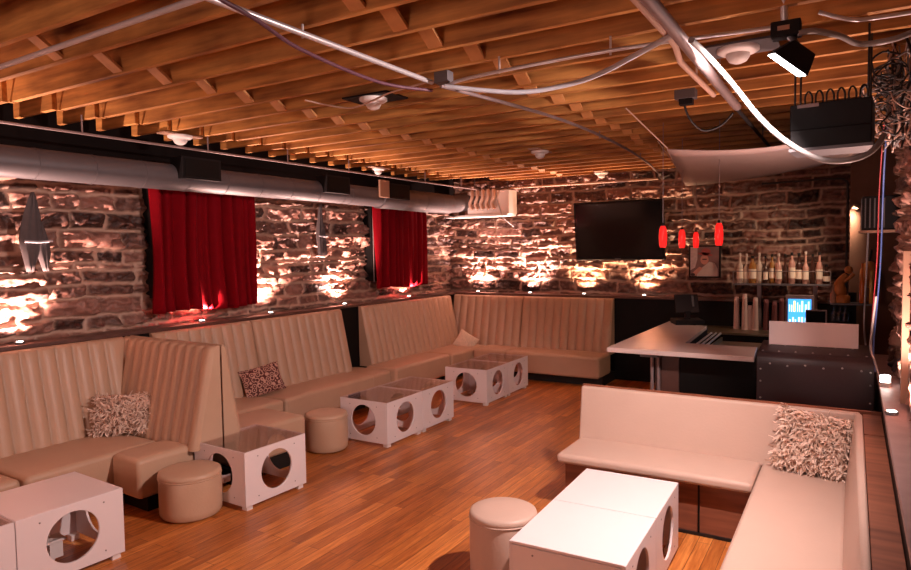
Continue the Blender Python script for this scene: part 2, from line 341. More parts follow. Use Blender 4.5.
def rbox(parent,name,fr,u0,u1,w0,w1,z0,z1,mtl='leather',bevel=.04,crown=.015,seg=4):
    m=MB(); nu,nw=8,6; P=[]
    vs=[];
    for i in range(nw+1):
        row=[]
        for j in range(nu+1):
            a=j/nu;b=i/nw; c=crown*(1-(2*a-1)**4)*(1-(2*b-1)**4); row.append(fr(u0+(u1-u0)*a,w0+(w1-w0)*b,z1-crown+c))
        P.append(row)
    m.grid(P)
    base=[[fr(u0+(u1-u0)*j/nu,w0+(w1-w0)*i/nw,z0) for j in range(nu+1)] for i in range(nw+1)]
    m.grid([list(reversed(r)) for r in base])
    # sides
    for line,bl in ((P[0],base[0]),([r[-1] for r in P],[r[-1] for r in base]),(list(reversed(P[-1])),list(reversed(base[-1]))),([r[0] for r in reversed(P)],[r[0] for r in reversed(base)])):
        m.grid([bl,line])
    # weld
    key={}; nv=[]; remap=[]
    for p in m.v:
        k=tuple(round(c,5) for c in p)
        if k not in key: key[k]=len(nv); nv.append(p)
        remap.append(key[k])
    m.v=nv; m.f=[tuple(remap[i] for i in f) for f in m.f]
    return m.build(name,mtl,parent,bevel=bevel,seg=seg)
def plinth(parent,fr,u0,u1,w0,w1,z1=.13):
    m=MB(); a=[fr(u0,w0,0),fr(u1,w0,0),fr(u1,w1,0),fr(u0,w1,0)]; b=[(p[0],p[1],z1) for p in a]
    m.add(a+b,[(0,3,2,1),(4,5,6,7),(0,1,5,4),(1,2,6,5),(2,3,7,6),(3,0,4,7)]); return m.build('plinth','plinth',parent)
G='tan leather banquettes along the stone walls'
FL=lambda y:frame((LX+.005,y,0),(0,1,0),(1,0,0))          # along the left wall, out to +x
FB=lambda x:frame((x,LY-.005,0),(1,0,0),(0,-1,0))          # along the back wall, out to -y
ZS,ZB=.45,.125
def bench(label,fr,loc,back=None,seats=(),pl=None,**k):
    t=thing('banquette',label,'bench',loc,G)
    if back: backrest(t,lambda u,w,z:fr(u+back[0],w,z),back[1]-back[0],**k)
    for (a,b,d,w0) in seats: rbox(t,'seat',fr,a,b,w0,d,ZB,ZS)
    if pl: plinth(t,fr,*pl)
    return t
bench('tan banquette against the left stone wall, holding the shaggy pillow beside the divider',FL(0),(-5.5,2.2,0),(.3,3.61),[(.3,2.29,.89,.2),(2.31,3.36,.90,.2)],(.3,3.36,.0,.72),flat=(0,.2))
FD=frame((-5.86,3.675,0),(.999,-.04,0),(-.04,-.999,0))
bench('tan divider banquette facing the camera, with a seat beside the near ottoman',FD,(-5.0,3.3,0),(0,1.36),[(.90,1.275,.70,.2)],(.90,1.22,.1,.60),flat=(0,.13),ch=.125,tb=.26,tt=.075)
FD2=frame((-4.5,3.637,0),(-.999,.04,0),(.04,.999,0))
bench('tan divider banquette facing the back wall, behind the tall end of its twin',FD2,(-5.0,3.9,0),(0,1.36),[(.02,.62,.95,.14)],(.02,.62,.1,.80),tb=.19,tt=.06)
bench('tan banquette under the nearer red curtain, holding the patterned pillow',FL(0),(-5.5,4.5,0),(3.90,5.12),[(3.86,4.95,.73,.15)],(3.86,4.95,0,.56))
bench('tan banquette left of the narrow black wall gap, behind the middle ottoman',FL(0),(-5.5,5.8,0),(5.14,6.655),[(4.97,6.50,.73,.2)],(4.97,6.5,0,.56))
t=thing('banquette','low backless tan seat block in front of the narrow black wall gap','bench',(-5.5,6.7,0),G)
rbox(t,'seat',FL(0),6.51,6.94,.02,.66,ZB,.43); plinth(t,FL(0),6.51,6.94,0,.5)
bench('tan banquette under the farther red curtain, right of the black wall gap',FL(0),(-5.5,7.8,0),(7.08,8.55),[(6.95,8.32,.73,.2)],(6.95,8.32,0,.56))
bench('tan corner banquette on the left wall, holding the small cream pillow',FL(0),(-5.5,9.0,0),(8.56,9.44),[(8.33,9.42,.76,.2)],(8.33,9.42,0,.6))
bench('tan banquette on the back wall, left section next to the corner',FB(0),(-5,9.4,0),(-5.86,-4.555),[(-5.10,-4.555,.75,.2)],(-5.1,-4.555,0,.6))
bench('tan banquette on the back wall, right section under the television',FB(0),(-3.8,9.4,0),(-4.545,-3.06),[(-4.545,-3.05,.75,.2)],(-4.545,-3.05,0,.6))
# L-shaped bench on the right
t=thing('corner_bench','pale leather L-shaped bench on a wooden base at lower right','bench',(-.8,5.0,0))
I=lambda u,w,z:(u,w,z)
rbox(t,'seat',I,-1.90,-.535,4.57,5.10,.375,.46,'leather_floodlit',.03,.012)
rbox(t,'seat',I,-.53,-.005,2.2,5.10,.375,.46,'leather_floodlit',.03,.012)
def slab(name,pts,mtl,bevel=.012):
    m=MB(); m.add(pts,[(0,3,2,1),(4,5,6,7),(0,1,5,4),(1,2,6,5),(2,3,7,6),(3,0,4,7)]); return m.build(name,mtl,t,bevel=bevel)
slab('backrest',[(-1.905,5.06,.42),(.04,5.06,.42),(.07,5.17,.42),(-1.905,5.17,.42),(-1.905,5.125,.86),(.055,5.125,.86),(.07,5.175,.86),(-1.905,5.175,.86)],'leather_floodlit',.018)
slab('backrest',[(-.02,2.2,.42),(.075,2.2,.42),(.075,5.09,.42),(-.02,5.09,.42),(.045,2.2,.86),(.075,2.2,.86),(.075,5.12,.86),(.03,5.12,.86)],'leather_floodlit',.014)
MB().box((-1.86,4.66,0),(-.47,5.19,.372)).build('base','redwood',t)
MB().box((-.475,2.2,0),(.075,5.0,.37)).build('base','redwood',t)
MB().box((-.888,4.652,.02),(-.876,4.668,.36)).build('base_joint','black',t)
MB().box((-1.86,4.645,0),(-.47,4.665,.02)).build('kick_strip','plinth',t)
MB().box((-1.905,5.17,.0),(.185,5.20,.868)).build('back_board','redwood',t)
m=MB(); m.box((.077,4.62,.82),(.182,5.168,.85)); m.box((.077,2.2,.82),(.182,4.60,.85)); m.box((.077,2.2,0),(.10,5.168,.82)); m.build('wood_cap','redwood',t,bevel=.003)
# ------------------------------------------------------------------ cube tables
W,D,H,Z0=.637,.619,.466,.036
def holed(m,o,ax,L,Hh,nrm,r=.158,th=.016,zc=.02):
    o=Vector(o);ax=Vector(ax);nrm=Vector(nrm); n=48
    cx,cz=L/2,Hh/2+zc*.3
    def ring_sq(k):
        a=2*PI*k/n; c,s_=math.cos(a),math.sin(a)
        tx=(cx/abs(c)) if abs(c)>1e-9 else 1e9; 
        zz=(Hh-cz) if s_>0 else cz
        tz=(zz/abs(s_)) if abs(s_)>1e-9 else 1e9
        q=min(tx,tz); return cx+c*q,cz+s_*q
    corners=[(L,Hh),(0,Hh),(0,0),(L,0)]
    sq=[list(ring_sq(k)) for k in range(n)]
    for c in corners:
        k=min(range(n),key=lambda i:(sq[i][0]-c[0])**2+(sq[i][1]-c[1])**2); sq[k]=list(c)
    ci=[(cx+r*math.cos(2*PI*k/n),cz+r*math.sin(2*PI*k/n)) for k in range(n)]
    P=lambda p,d:o+ax*p[0]+Vector((0,0,p[1]))+nrm*d
    vs=[P(p,0) for p in sq]+[P(p,0) for p in ci]+[P(p,-th) for p in sq]+[P(p,-th) for p in ci]; fs=[]
    for k in range(n):
        j=(k+1)%n; fs+=[(k,j,n+j,n+k),(2*n+j,2*n+k,3*n+k,3*n+j),(n+k,n+j,3*n+j,3*n+k),(k,2*n+k,2*n+j,j)]
    m.add(vs,fs)
GT='white cube tables with round portholes'
def cube_table(x,y,rot,top,label,extra=False,solid=False):
    t=thing('cube_table',label,'table',(x,y,0),GT); t.rotation_euler=(0,0,rot)
    # local: long axis +y (length W), depth to -x (D)
    b=t.matrix_basis=Matrix.Translation((x,y,0))@Matrix.Rotation(rot,4,'Z')
    T=lambda p:b@Vector(p); Q=b.to_3x3()
    h=H-Z0
    for (o,ax,L,nr) in (((0,0,Z0),(0,1,0),W,(1,0,0)),((-D,0,Z0),(0,1,0),W,(-1,0,0)),((-D+.016,0.0,Z0),(1,0,0),D-.032,(0,-1,0)),((-D+.016,W,Z0),(1,0,0),D-.032,(0,1,0))):
        m=MB()
        if solid and nr[1]<0: m.box((-D+.016,0,Z0),(-.016,.016,H-.018),b)
        else: holed(m,T(o),Q@Vector(ax),L,h-.002,Q@Vector(nr))
        for (sx,sz) in ((.12,.12),(.88,.12),(.12,.88),(.88,.88)):
            c=Vector(o)+Vector(ax)*L*sx+Vector((0,0,h*sz)); 
        p=m.build('side_panel','white',t,bevel=.002,seg=1)
        for (sx,sz) in ((.2,.13),(.8,.13),(.2,.87),(.8,.87)):
            c=T(Vector(o)+Vector(ax)*L*sx+Vector((0,0,h*sz))); q=Q@Vector(nr); 
            if nr[0]>0 or nr[1]<0: MB().tube([c-q*.001,c+q*.0015],.0055,8).build('screw','screw',p)
    if top=='white': MB().box((-D+.002,.002,H-.016),(-.002,W-.002,H),b).build('table_top','white',t,bevel=.003,seg=2)
    else:
        MB().box((-D+.004,.004,H-.008),(-.004,W-.004,H-.001),b).build('glass_top','glass',t)
    for (fx,fy) in ((-.045,.05),(-.045,W-.05),(-D+.045,.05),(-D+.045,W-.05)):
        MB().box((fx-.028,fy-.028,0),(fx+.028,fy+.028,Z0+.004),b).build('foot','foot',t)
    if extra:
        MB().box((-.36,.32,0),(-.35,.36,.17),b).box((-.37,.27,.155),(-.25,.39,.17),b).box((-.27,.29,.05),(-.26,.37,.17),b).build('inner_bracket','foot',t)
    return t
rD=math.radians(-2.5)
cube_table(-4.1266,1.8506,rD,'white','white-topped porthole cube at the lower left edge of the room',True)
cube_table(-4.1266+math.sin(rD)*(-1)*-.0-math.cos(rD)*0-.03,1.8506-W-.004,rD,'glass','glass-topped porthole cube cut off by the left edge, beside the white-topped one')
cube_table(-3.9711,3.3895,math.radians(-1.6),'glass','single glass-topped porthole cube next to the near ottoman')
def pair(x,y,deg,top,l1,l2):
    r=math.radians(deg); cube_table(x,y,r,top,l1,solid=top=='white'); e=Vector((-math.sin(r),math.cos(r),0))*(W+.006); cube_table(x+e.x,y+e.y,r,top,l2)
pair(-3.995,5.2232,-.3,'glass','glass-topped porthole cube right beside the middle ottoman, nearer of its pair','glass-topped porthole cube of the middle pair, the one away from the ottoman')
pair(-3.9514,7.2587,.97,'glass','glass-topped porthole cube of the farthest pair, its nearer half','glass-topped porthole cube closest to the back wall banquette')
pair(-.9103,3.047,1.58,'white','white-topped cube beside the foreground ottoman, nearer of the bright pair','white-topped cube of the bright pair, nearer the wooden bench base')
# ------------------------------------------------------------------ ottomans
def ottoman(x,y,r,h,label,mtl='leather'):
    t=thing('ottoman',label,'ottoman',(x,y,0),'round leather ottomans')
    n=64; prof=[(r*.93,.012),(r*.985,.03),(r,.07),(r*1.005,h*.5),(r*.995,h-.055),(r*.985,h-.045)]
    m=MB(); vs=[];fs=[]
    for i,(rr,z) in enumerate(prof):
        for k in range(n):
            a=2*PI*k/n; q=1+.012*math.sin(a*2+i)*math.sin(a*5)*(1 if 0<i<5 else .3); vs.append((x+rr*q*math.cos(a),y+rr*q*math.sin(a),z))
    for i in range(len(prof)-1):
        for k in range(n): fs.append((i*n+k,i*n+(k+1)%n,(i+1)*n+(k+1)%n,(i+1)*n+k))
    m.add(vs,fs,True); m.add(vs[:n],[tuple(reversed(range(n)))]); m.build('body',mtl,t)
    MB().lathe([(r*.97,h-.048),(r*1.0,h-.042),(r*1.01,h-.028),(r*.985,h-.010),(r*.90,h-.001),(r*.5,h+.006),(.004,h+.008)],(x,y,0),n).build('cushion',mtl,t)
    a=[(x+r*.995*math.cos(2*PI*k/n),y+r*.995*math.sin(2*PI*k/n),h-.046) for k in range(n+1)]
    MB().tube(a,.006,6,False).build('piping',mtl,t)
    return t
ottoman(-4.34,3.175,.2279,.352,'round tan ottoman between the divider seat and the single cube')
ottoman(-4.5464,4.9339,.2136,.378,'round tan ottoman in the middle, left of the middle cube pair')
ottoman(-1.7787,3.452,.2033,.44,'round pale ottoman in the foreground beside the bright white cubes','leather_floodlit')
# ------------------------------------------------------------------ pillows
def pillow(name,label,c,w,h,th,yaw,tilt,mtl,roll=0,shag=0,seed=1):
    t=thing(name,label,'pillow',c); b=Matrix.Translation(c)@Matrix.Rotation(yaw,4,'Z')@Matrix.Rotation(-tilt,4,'X')@Matrix.Rotation(roll,4,'Y')
    n=14; rnd=random.Random(seed)
    def S(a,bb,sg):
        e=max(0,(1-abs(a)**2.4))*max(0,(1-abs(bb)**2.4)); px=1-.07*(1-abs(bb)**2)*abs(a)**3; pz=1-.07*(1-abs(a)**2)*abs(bb)**3
        return Vector((a*w/2*px,sg*th/2*e**.55,bb*h/2*pz+h/2))
    m=MB()
    for sg in (1,-1):
        P=[[b@S(-1+2*j/n,-1+2*i/n,sg) for j in range(n+1)] for i in range(n+1)]
        if sg>0: P=[list(reversed(r)) for r in P]
        m.grid(P)
    m.build('cover',mtl if not shag else 'shagbase',t)
    if shag:
        m=MB()
        for _ in range(shag):
            a,bb=rnd.uniform(-1,1),rnd.uniform(-1,1); sg=1 if rnd.random()<.12 else -1
            p=S(a,bb,sg); d=Vector((rnd.uniform(-1,1),sg*rnd.uniform(.3,1.1),rnd.uniform(-1.3,.6))).normalized(); L=rnd.uniform(.045,.08)
            side=d.cross(Vector((rnd.uniform(-1,1),rnd.uniform(-1,1),rnd.uniform(-1,1)))).normalized()*rnd.uniform(.005,.009); vs=[]
            q=p.copy(); curl=Vector((rnd.uniform(-1,1),0,rnd.uniform(-1,1)))*.55
            for s in range(5):
                k=1-.12*s; vs+=[b@(q+side*k),b@(q-side*k)]; d=(d+curl*.35+Vector((0,0,-.10))).normalized(); q=q+d*L/4
                if sg<0 and q.y>p.y: q.y=p.y
            m.add(vs,[(2*s,2*s+1,2*s+3,2*s+2) for s in range(4)],True)
        m.build('shag','shag',t)
    return t
pillow('pillow','wide shaggy cream pillow leaning on the left wall banquette',(-5.37,3.31,.45),.55,.35,.13,math.radians(42),math.radians(18),'shag',0,1100,3)
pillow('pillow','dark red pillow with pale scroll pattern beside the tall divider',(-5.48,5.02,.445),.47,.33,.14,math.radians(70),math.radians(22),'scroll',math.radians(-9))
pillow('pillow','small cream pillow propped on its corner at the far banquette corner',(-5.36,9.00,.40),.34,.30,.13,math.radians(40),math.radians(20),'creamcloth',math.radians(35))
pillow('pillow','large shaggy cream pillow in the corner of the pale L-shaped bench',(-.235,4.95,.455),.46,.42,.15,math.radians(-8),math.radians(20),'shag',math.radians(6),1500,5)
# ------------------------------------------------------------------ bar
t=thing('bar_counter','L-shaped bar with a pale stone top and black front','bar',(-1.3,6.4,0))
m=MB(); z0,z1=1.005,1.05
pts=[(-1.99,6.05),(-.70,6.05),(-.745,6.66),(-1.40,6.66),(-1.47,8.2),(-1.78,8.2),(-1.86,8.56),(-1.99,8.56)]
n=len(pts); m.add([(a,b,z0) for a,b in pts]+[(a,b,z1) for a,b in pts],[tuple(reversed(range(n))),tuple(range(n,2*n))]+[(i,(i+1)%n,n+(i+1)%n,n+i) for i in range(n)])
m.build('bar_top','counter',t,bevel=.006,seg=2)
m=MB(); m.box((-1.60,6.33,0),(-.70,6.55,1.005)); m.box((-1.60,6.55,0),(-1.5,8.4,1.005)); m.build('bar_body','black',t)
m=MB(); m.box((-1.60,6.315,.05),(-1.38,6.33,.99)); m.build('corner_panel','ledgewood',t)
for x in (-1.62,-1.56):
    MB().tube([(x,6.28,0),(x,6.28,1.005)],.017,10).build('post','pipe',t)
MB().box((-1.72,6.22,.955),(-1.56,6.33,1.005)).build('bracket','metaldark',t)
m=MB(); m.box((-1.30,7.3,.86),(-.62,8.15,.885)); m.box((-1.30,7.3,.885),(-1.285,8.15,.93)); m.box((-1.30,7.3,.885),(-.62,7.315,.93)); 
t2=thing('bar_sink','steel underbar work surface with raised rims behind the bar top','sink',(-1,7.7,0))
m.build('basin','steel',t2)
m=MB(); 
for k in range(3): m.tube([(-1.36+.05*k,6.75,.98),(-1.40+.05*k,8.1,.98)],.012,6)
m.build('rail','conduit',t2)
MB().box((-1.28,7.4,0),(-.64,8.1,.86)).build('cabinet','black',t2)
t=thing('back_bar_counter','dark low back bar counter under the bottle shelf','counter',(-.7,9.3,0))
MB().box((-1.85,8.97,0),(-.04,9.66,.86)).build('cabinet','black',t)
MB().box((-1.87,8.94,.86),(-.04,9.66,.89)).build('counter_top','steel',t,bevel=.004)
# riveted booth
t=thing('riveted_booth','black riveted booth front right of the pale bar top','booth',(-.25,6.0,0))
m=MB(); prof=[(5.90,0),(5.90,1.02),(5.905,1.07),(5.93,1.10),(5.97,1.118),(6.34,1.155),(6.40,1.155),(6.40,0)]
vs=[(x,y,z) for x in (-.665,.16) for (y,z) in prof]; n=len(prof)
m.add(vs,[tuple(range(n)),tuple(reversed(range(n,2*n)))]+[((i+1)%n,i,n+i,n+(i+1)%n) for i in range(n)]); m.build('body','riveted',t,bevel=.006,seg=2)
def riv(p,nr):
    q=Vector(nr).normalized(); p=Vector(p); MB().tube([p-q*.001,p+q*.003,p+q*.005],[.0085,.0085,.004],8).build('rivet','rivet',t)
for k in range(6): riv((-.565+.128*k,5.90,1.03-(.012 if k%2 else 0)),(0,-1,0))
for z in (.42,.58,.74,.88,.98): riv((-.635,5.90,z),(0,-1,0)); riv((.135,5.90,z+.03),(0,-1,0))
for k in range(7): riv((-.63+.123*k,5.99,1.121),(0,-.1,1)); riv((-.6+.123*k,6.20,1.142),(0,-.1,1))
MB().box((-.605,6.22,1.145),(.055,6.245,1.345)).build('white_screen','white',t,bevel=.003,seg=2)
MB().box((.01,6.216,1.235),(.045,6.222,1.25)).build('sticker','foot',t)
# POS terminal
t=thing('bar_register','black bar register with a tilted touch screen at the far bar end','register',(-1.72,8.3,1.05))
b=Matrix.Translation((-1.72,8.32,1.05))@Matrix.Rotation(math.radians(25),4,'Z')
MB().box((-.17,-.14,0),(.17,.16,.06),b).build('base','blackplastic',t,bevel=.008)
MB().box((-.03,-.02,.06),(.03,.04,.16),b).build('stand','blackplastic',t)
b2=b@Matrix.Translation((0,0,.13))@Matrix.Rotation(math.radians(-22),4,'X')
MB().box((-.14,-.02,0),(.14,.015,.24),b2).build('screen','blackgloss',t,bevel=.006)
MB().box((.06,-.025,.08),(.085,-.02,.22),b2).build('card_reader','metal',t)
# bottle shelf
t=thing('bottle_shelf','long dark shelf of liquor bottles on the back stone wall','shelf',(-.8,9.6,1.48))
MB().box((-1.36,9.40,1.475),(-.22,9.68,1.497)).build('board','metaldark',t,bevel=.003)
for x in (-1.06,-.40): MB().box((x-.025,9.60,.89),(x+.025,9.66,1.475)).build('bracket','pipe',t)
MB().tube([(-1.36,9.39,1.66),(-.22,9.39,1.66)],.006,6).build('guard_rail','pipe',t)
for x in (-1.355,-.225): MB().tube([(x,9.395,1.49),(x,9.39,1.665)],.005,6).build('rail_post','pipe',t)
def bottle(x,y,z,h,r,kind,label,mtl,capm='cap',lab=True,group='liquor bottles on the back bar shelf'):
    t=thing('bottle',label,'bottle',(x,y,z),group)
    sh=h*{0:.62,1:.55,2:.7}[kind]
    MB().lathe([(r*.9,0),(r,.01),(r,sh*.92),(r*.82,sh*1.0),(r*.38,sh+h*.10),(r*.33,h*.93)],(x,y,z),14).build('body',mtl,t)
    MB().lathe([(r*.42,h*.91),(r*.42,h),(r*.34,h+.004)],(x,y,z),10).build('cap',capm,t)
    if lab: MB().lathe([(r*1.02,sh*.25),(r*1.02,sh*.75)],(x,y,z),14).build('bottle_label','paper',t)
    return t
kinds=[('b_clear','clear glass bottle with a pale label'),('b_clear','clear slim bottle with a pale cap'),('b_amber','broad amber whiskey bottle'),('b_clear','clear bottle with a wide pale cap'),('b_dark','narrow dark bottle'),('b_amber','slim amber bottle'),('b_pink','rosy clear bottle with label'),('b_dark','dark bottle with a black cap'),('b_pink','rosy bottle with a black cap'),('b_dark','very dark rounded bottle'),('b_pink','tall rosy bottle'),('b_dark','slender dark bottle'),('b_pink','pink-tinted bottle with dark neck'),('b_dark','short dark bottle at the shelf end')]
place=['at the left end of the shelf','second from the left shelf end','third from the left shelf end','fourth from the left shelf end','fifth from the left shelf end','sixth from the left shelf end','seventh on the shelf from the left','seventh from the right shelf end','sixth from the right shelf end','fifth from the right shelf end','fourth from the right shelf end','third from the right shelf end','second from the right shelf end','']
for i,(mk,lb) in enumerate(kinds):
    h=[.40,.39,.36,.40,.36,.38,.39,.38,.40,.39,.41,.38,.40,.24][i]; r=[.040,.036,.048,.040,.030,.034,.040,.038,.040,.042,.038,.032,.038,.040][i]
    bottle(-1.29+.078*i,9.52+.02*(i%2),1.497,h,r,i%3,(lb+' '+place[i]).strip(),mk,'cap' if i in(0,1,3,6,10) else 'blackplastic',i%4!=3)
# stacked cup columns on the back counter
cupl=['pale','tall pale','short pale','medium pale','dark red','darker red','deep red']
cupp=['at the left end of the back counter','second from the left below the bottles','third from the left, before the taller ones','fourth from the left below the bottles','left of the other dark stacks','between two dark stacks','nearest the lit screen']
for i in range(7):
    x=-1.31+[0,.105,.165,.235,.36,.46,.54][i]; h=[.40,.46,.30,.40,.38,.36,.40][i]; t=thing('cup_stack',f'{cupl[i]} stack of plastic cups {cupp[i]}','cups',(x,9.4,.89),'cup stacks under the bottle shelf')
    prof=[]; k=int(h/.022)
    for q in range(k): prof+=[(.042-.010*q/k,q*.022),(.037-.010*q/k,q*.022+.018)]
    prof+=[(.027,k*.022+.03)]
    MB().lathe(prof,(x,9.4-.04*(i%2),.89),14).build('cups','cups' if i<4 else 'cupsdark',t)
# lit monitor
t=thing('bar_monitor','monitor with a lit blue screen behind the white panel','monitor',(-.53,9.0,.89))
MB().box((-.695,9.0,.96),(-.385,9.03,1.385)).build('bezel','greyledge',t,bevel=.006)
MB().box((-.57,8.97,.89),(-.51,9.09,.97)).build('stand','blackplastic',t)
sm=[simple('screen_blue',(.02,.1,.3),.3,emit=(.05,.35,1),es=1.2),simple('screen_white',(.3,.4,.5),.3,emit=(.55,.8,1),es=1.5),simple('screen_yellow',(.4,.35,.1),.3,emit=(1,.85,.25),es=1.3)]
s=MB().box((-.665,8.994,.985),(-.415,9.0,1.335)).build('screen',sm[0],t)
m=MB(); y=MB(); rr=random.Random(4)
for row,zz in enumerate((1.18,1.0)):
    x=-.655
    while x<-.44:
        w=rr.uniform(.008,.022); h=rr.uniform(.08,.145); (y if (row==0 and -.65<x<-.60) else m).box((x,8.991,zz),(x+w,8.994,zz+h)); x+=w+rr.uniform(.008,.022)
m.build('screen_bar',sm[1],s); y.build('screen_bar',sm[2],s)
t=thing('till_display','small dark till display with a grey rim right of the lit monitor','display',(-.3,8.7,.89))
MB().box((-.46,8.70,1.02),(-.24,8.72,1.235)).build('rim','greyledge',t); MB().box((-.45,8.695,1.03),(-.255,8.70,1.222)).build('screen','blackgloss',t); MB().box((-.37,8.70,.60),(-.33,8.74,1.03)).build('stand','blackplastic',t)
# side cabinet under the till and shelf on the right
t=thing('side_cabinet','black cabinet behind the white panel in the dark bar corner','cabinet',(-.1,8.6,0)); MB().box((-.5,8.45,0),(.28,8.95,.60)).build('body','black',t)
t=thing('side_shelf','small dark shelf of ornaments in the right corner of the bar','shelf',(0,8.5,1.33))
MB().box((-.20,8.40,1.325),(.25,8.66,1.342)).build('board','metaldark',t,bevel=.002)
MB().box((-.03,8.66,.6),(.05,8.72,1.45)).build('bracket','black',t)
for i in range(6):
    x=-.165+.052*(i%3)+.012*(i//3); yy=8.46+.10*(i//3); t=thing('stemmed_glass',['stemmed glass hung nearest the lit monitor, outer row','stemmed glass in the middle of the outer hanging row','stemmed glass at the right of the outer hanging row','stemmed glass hung nearest the lit monitor, inner row','stemmed glass in the middle of the inner hanging row','stemmed glass at the right of the inner hanging row'][i]+' under the small shelf','glass',(x,yy,1.325),'stemmed glasses hanging upside down')
    MB().lathe([(.026,1.3245),(.026,1.320),(.004,1.314),(.004,1.25),(.022,1.23),(.031,1.20),(.028,1.13)],(x,yy,0),14).build('glass','clearglass',t)
# ornaments on the side shelf
t=thing('carved_figure','orange-brown carved wooden figure on the small bar shelf','ornament',(-.1,8.5,1.342))
m=MB(); m.lathe([(.075,0),(.08,.01),(.08,.075),(.06,.085)],(-.09,8.52,1.342),16); m.tube(smoothpath([(-.10,8.52,1.42),(-.12,8.52,1.52),(-.10,8.52,1.60),(-.05,8.52,1.66)]),[.055,.06,.066,.07,.07,.068,.064,.06,.056,.052,.048,.045,.042,.038,.036,.034,.032,.03,.028][:19],10); m.tube([(-.07,8.50,1.58),(-.01,8.48,1.63),(.02,8.48,1.67)],.018,8); m.lathe([(.0,-.045),(.035,-.03),(.042,0),(.03,.035),(.004,.045)],(-.03,8.52,1.71),12); m.build('figure','orangewood',t)
tag(MB().lathe([(.03,0),(.034,.02),(.03,.10),(.012,.13),(.010,.2)],(-.175,8.48,1.342),12).build('small_jar','palewood',loc=(-.175,8.48,1.342)),'small pale jar beside the carved figure on the bar shelf','jar')
t=bottle(.10,8.55,1.342,.44,.026,1,'slim orange bottle between the carved figure and the yellow bottle','orangeglass','orangeglass',False,'bottles on the small corner shelf')
t=bottle(.185,8.50,1.342,.36,.020,2,'tall thin yellow bottle at the right end of the corner shelf','yellow','yellow',False,'bottles on the small corner shelf')
t=thing('hanging_bag','brown leather bag hanging on the dark column above the corner shelf','bag',(.2,8.8,1.7))
MB().lathe([(.03,0),(.085,.03),(.10,.10),(.09,.20),(.05,.28),(.02,.30)],(.17,8.86,1.50),16).build('body','orangewood',t); MB().tube([(.17,8.86,1.80),(.18,8.9,1.88),(.19,8.95,1.93)],.012,6).build('strap','blackcable',t)
# column at right of the back wall
struct(MB().box((-.03,8.95,0),(.50,9.94,ZD)).build('wall_pier','brownplaster',bevel=.01))
tag(MB().tube(smoothpath([(-1.05,9.70,2.82),(-.5,9.70,2.83),(-.17,9.70,2.83),(-.09,9.70,2.80),(-.06,9.70,2.72),(-.06,9.70,2.2),(-.06,9.70,1.27)],5),.014,8).build('wall_conduit','blackcable',loc=(-.06,9.7,1.27)),'black conduit bending down at the right end of the back wall','conduit')
t=thing('pier_fitting','small pale round fitting on the brown pier','lamp',(.02,8.93,2.45)); MB().lathe([(.05,-.03),(.055,0),(.03,.03)],(.03,8.90,2.43),14).build('housing','palewood',t); ADDED_PIER_LIGHT=(.0,8.80,2.40)
t=thing('electrical_box','black finned electrical box mounted on the right wall','electrical box',(.2,7.0,2.25))
MB().box((.07,6.9,2.12),(.5,7.15,2.42)).build('body','blackplastic',t,bevel=.006)
m=MB()
for k in range(7): m.box((.062,6.93+.03*k,2.14),(.07,6.937+.03*k,2.40))
for k in range(5): m.box((.09+.035*k,6.89,2.14),(.10+.035*k,6.9,2.40))
m.build('fin','metaldark',t)
MB().box((.05,6.88,2.095),(.5,7.17,2.118)).build('support_board','palewood',t)
# ------------------------------------------------------------------ television and picture
t=thing('television','large flat black television on the back stone wall','television',(-3,9.7,2.2))
b=Matrix.Translation((-2.97,9.64,1.815))@Matrix.Rotation(math.radians(-1.5),4,'Z')@Matrix.Rotation(math.radians(7),4,'X')
MB().box((-.675,-.03,0),(.675,.03,.875),b).build('casing','blackplastic',t,bevel=.008)
MB().box((-.645,-.034,.05),(.645,-.03,.845),b).build('screen','blackgloss',t)
MB().box((-.06,-.035,.015),(.03,-.031,.026),b).build('badge','metal',t)
MB().box((-.2,.03,.25),(.2,.16,.65),b).build('mount','metaldark',t)
MB().tube([(-2.42,9.70,2.0),(-2.40,9.70,2.12),(-2.38,9.69,2.2)],.012,6).build('cable','greycable',t)
t=thing('framed_picture','framed portrait of a person in a hat on the back stone wall','picture',(-1.77,9.7,1.57))
MB().box((-1.985,9.70,1.555),(-1.565,9.76,2.01)).build('frame','blackplastic',t,bevel=.003)
def flat(name,pts,mtl,y,par): return MB().add([(x,y,z) for x,z in pts],[tuple(range(len(pts)))]).build(name,mtl,par)
pm={'bg':simple('picture_ground',(.24,.12,.11),.5,noise=.4,scale=9),'pale':simple('picture_pale',(.60,.46,.45),.5,noise=.3,scale=30),'hat':simple('picture_hat',(.38,.07,.06),.5,noise=.3,scale=30),'skin':simple('picture_skin',(.62,.27,.20),.5,noise=.2,scale=30),'shirt':simple('picture_shirt',(.58,.46,.42),.5,noise=.2,scale=12),'dark':simple('picture_dark',(.05,.02,.02),.5)}
cv=MB().add([(-1.965,9.698,1.575),(-1.585,9.698,1.575),(-1.585,9.698,1.99),(-1.965,9.698,1.99)],[(0,1,2,3)]).build('canvas',pm['bg'],t)
ell=lambda cx,cz,a,bb,r=0:[(cx+a*math.cos(q)*math.cos(r)-bb*math.sin(q)*math.sin(r),cz+a*math.cos(q)*math.sin(r)+bb*math.sin(q)*math.cos(r)) for q in [2*PI*k/20 for k in range(20)]]
flat('picture_patch',[(-1.965,1.66),(-1.90,1.70),(-1.87,1.82),(-1.87,1.99),(-1.965,1.99)],pm['pale'],9.697,cv)
flat('picture_body',[(-1.88,1.575),(-1.60,1.575),(-1.60,1.68),(-1.64,1.76),(-1.71,1.78),(-1.78,1.72),(-1.86,1.66)],pm['shirt'],9.6965,cv)
flat('picture_face',ell(-1.775,1.81,.055,.07),pm['skin'],9.696,cv)
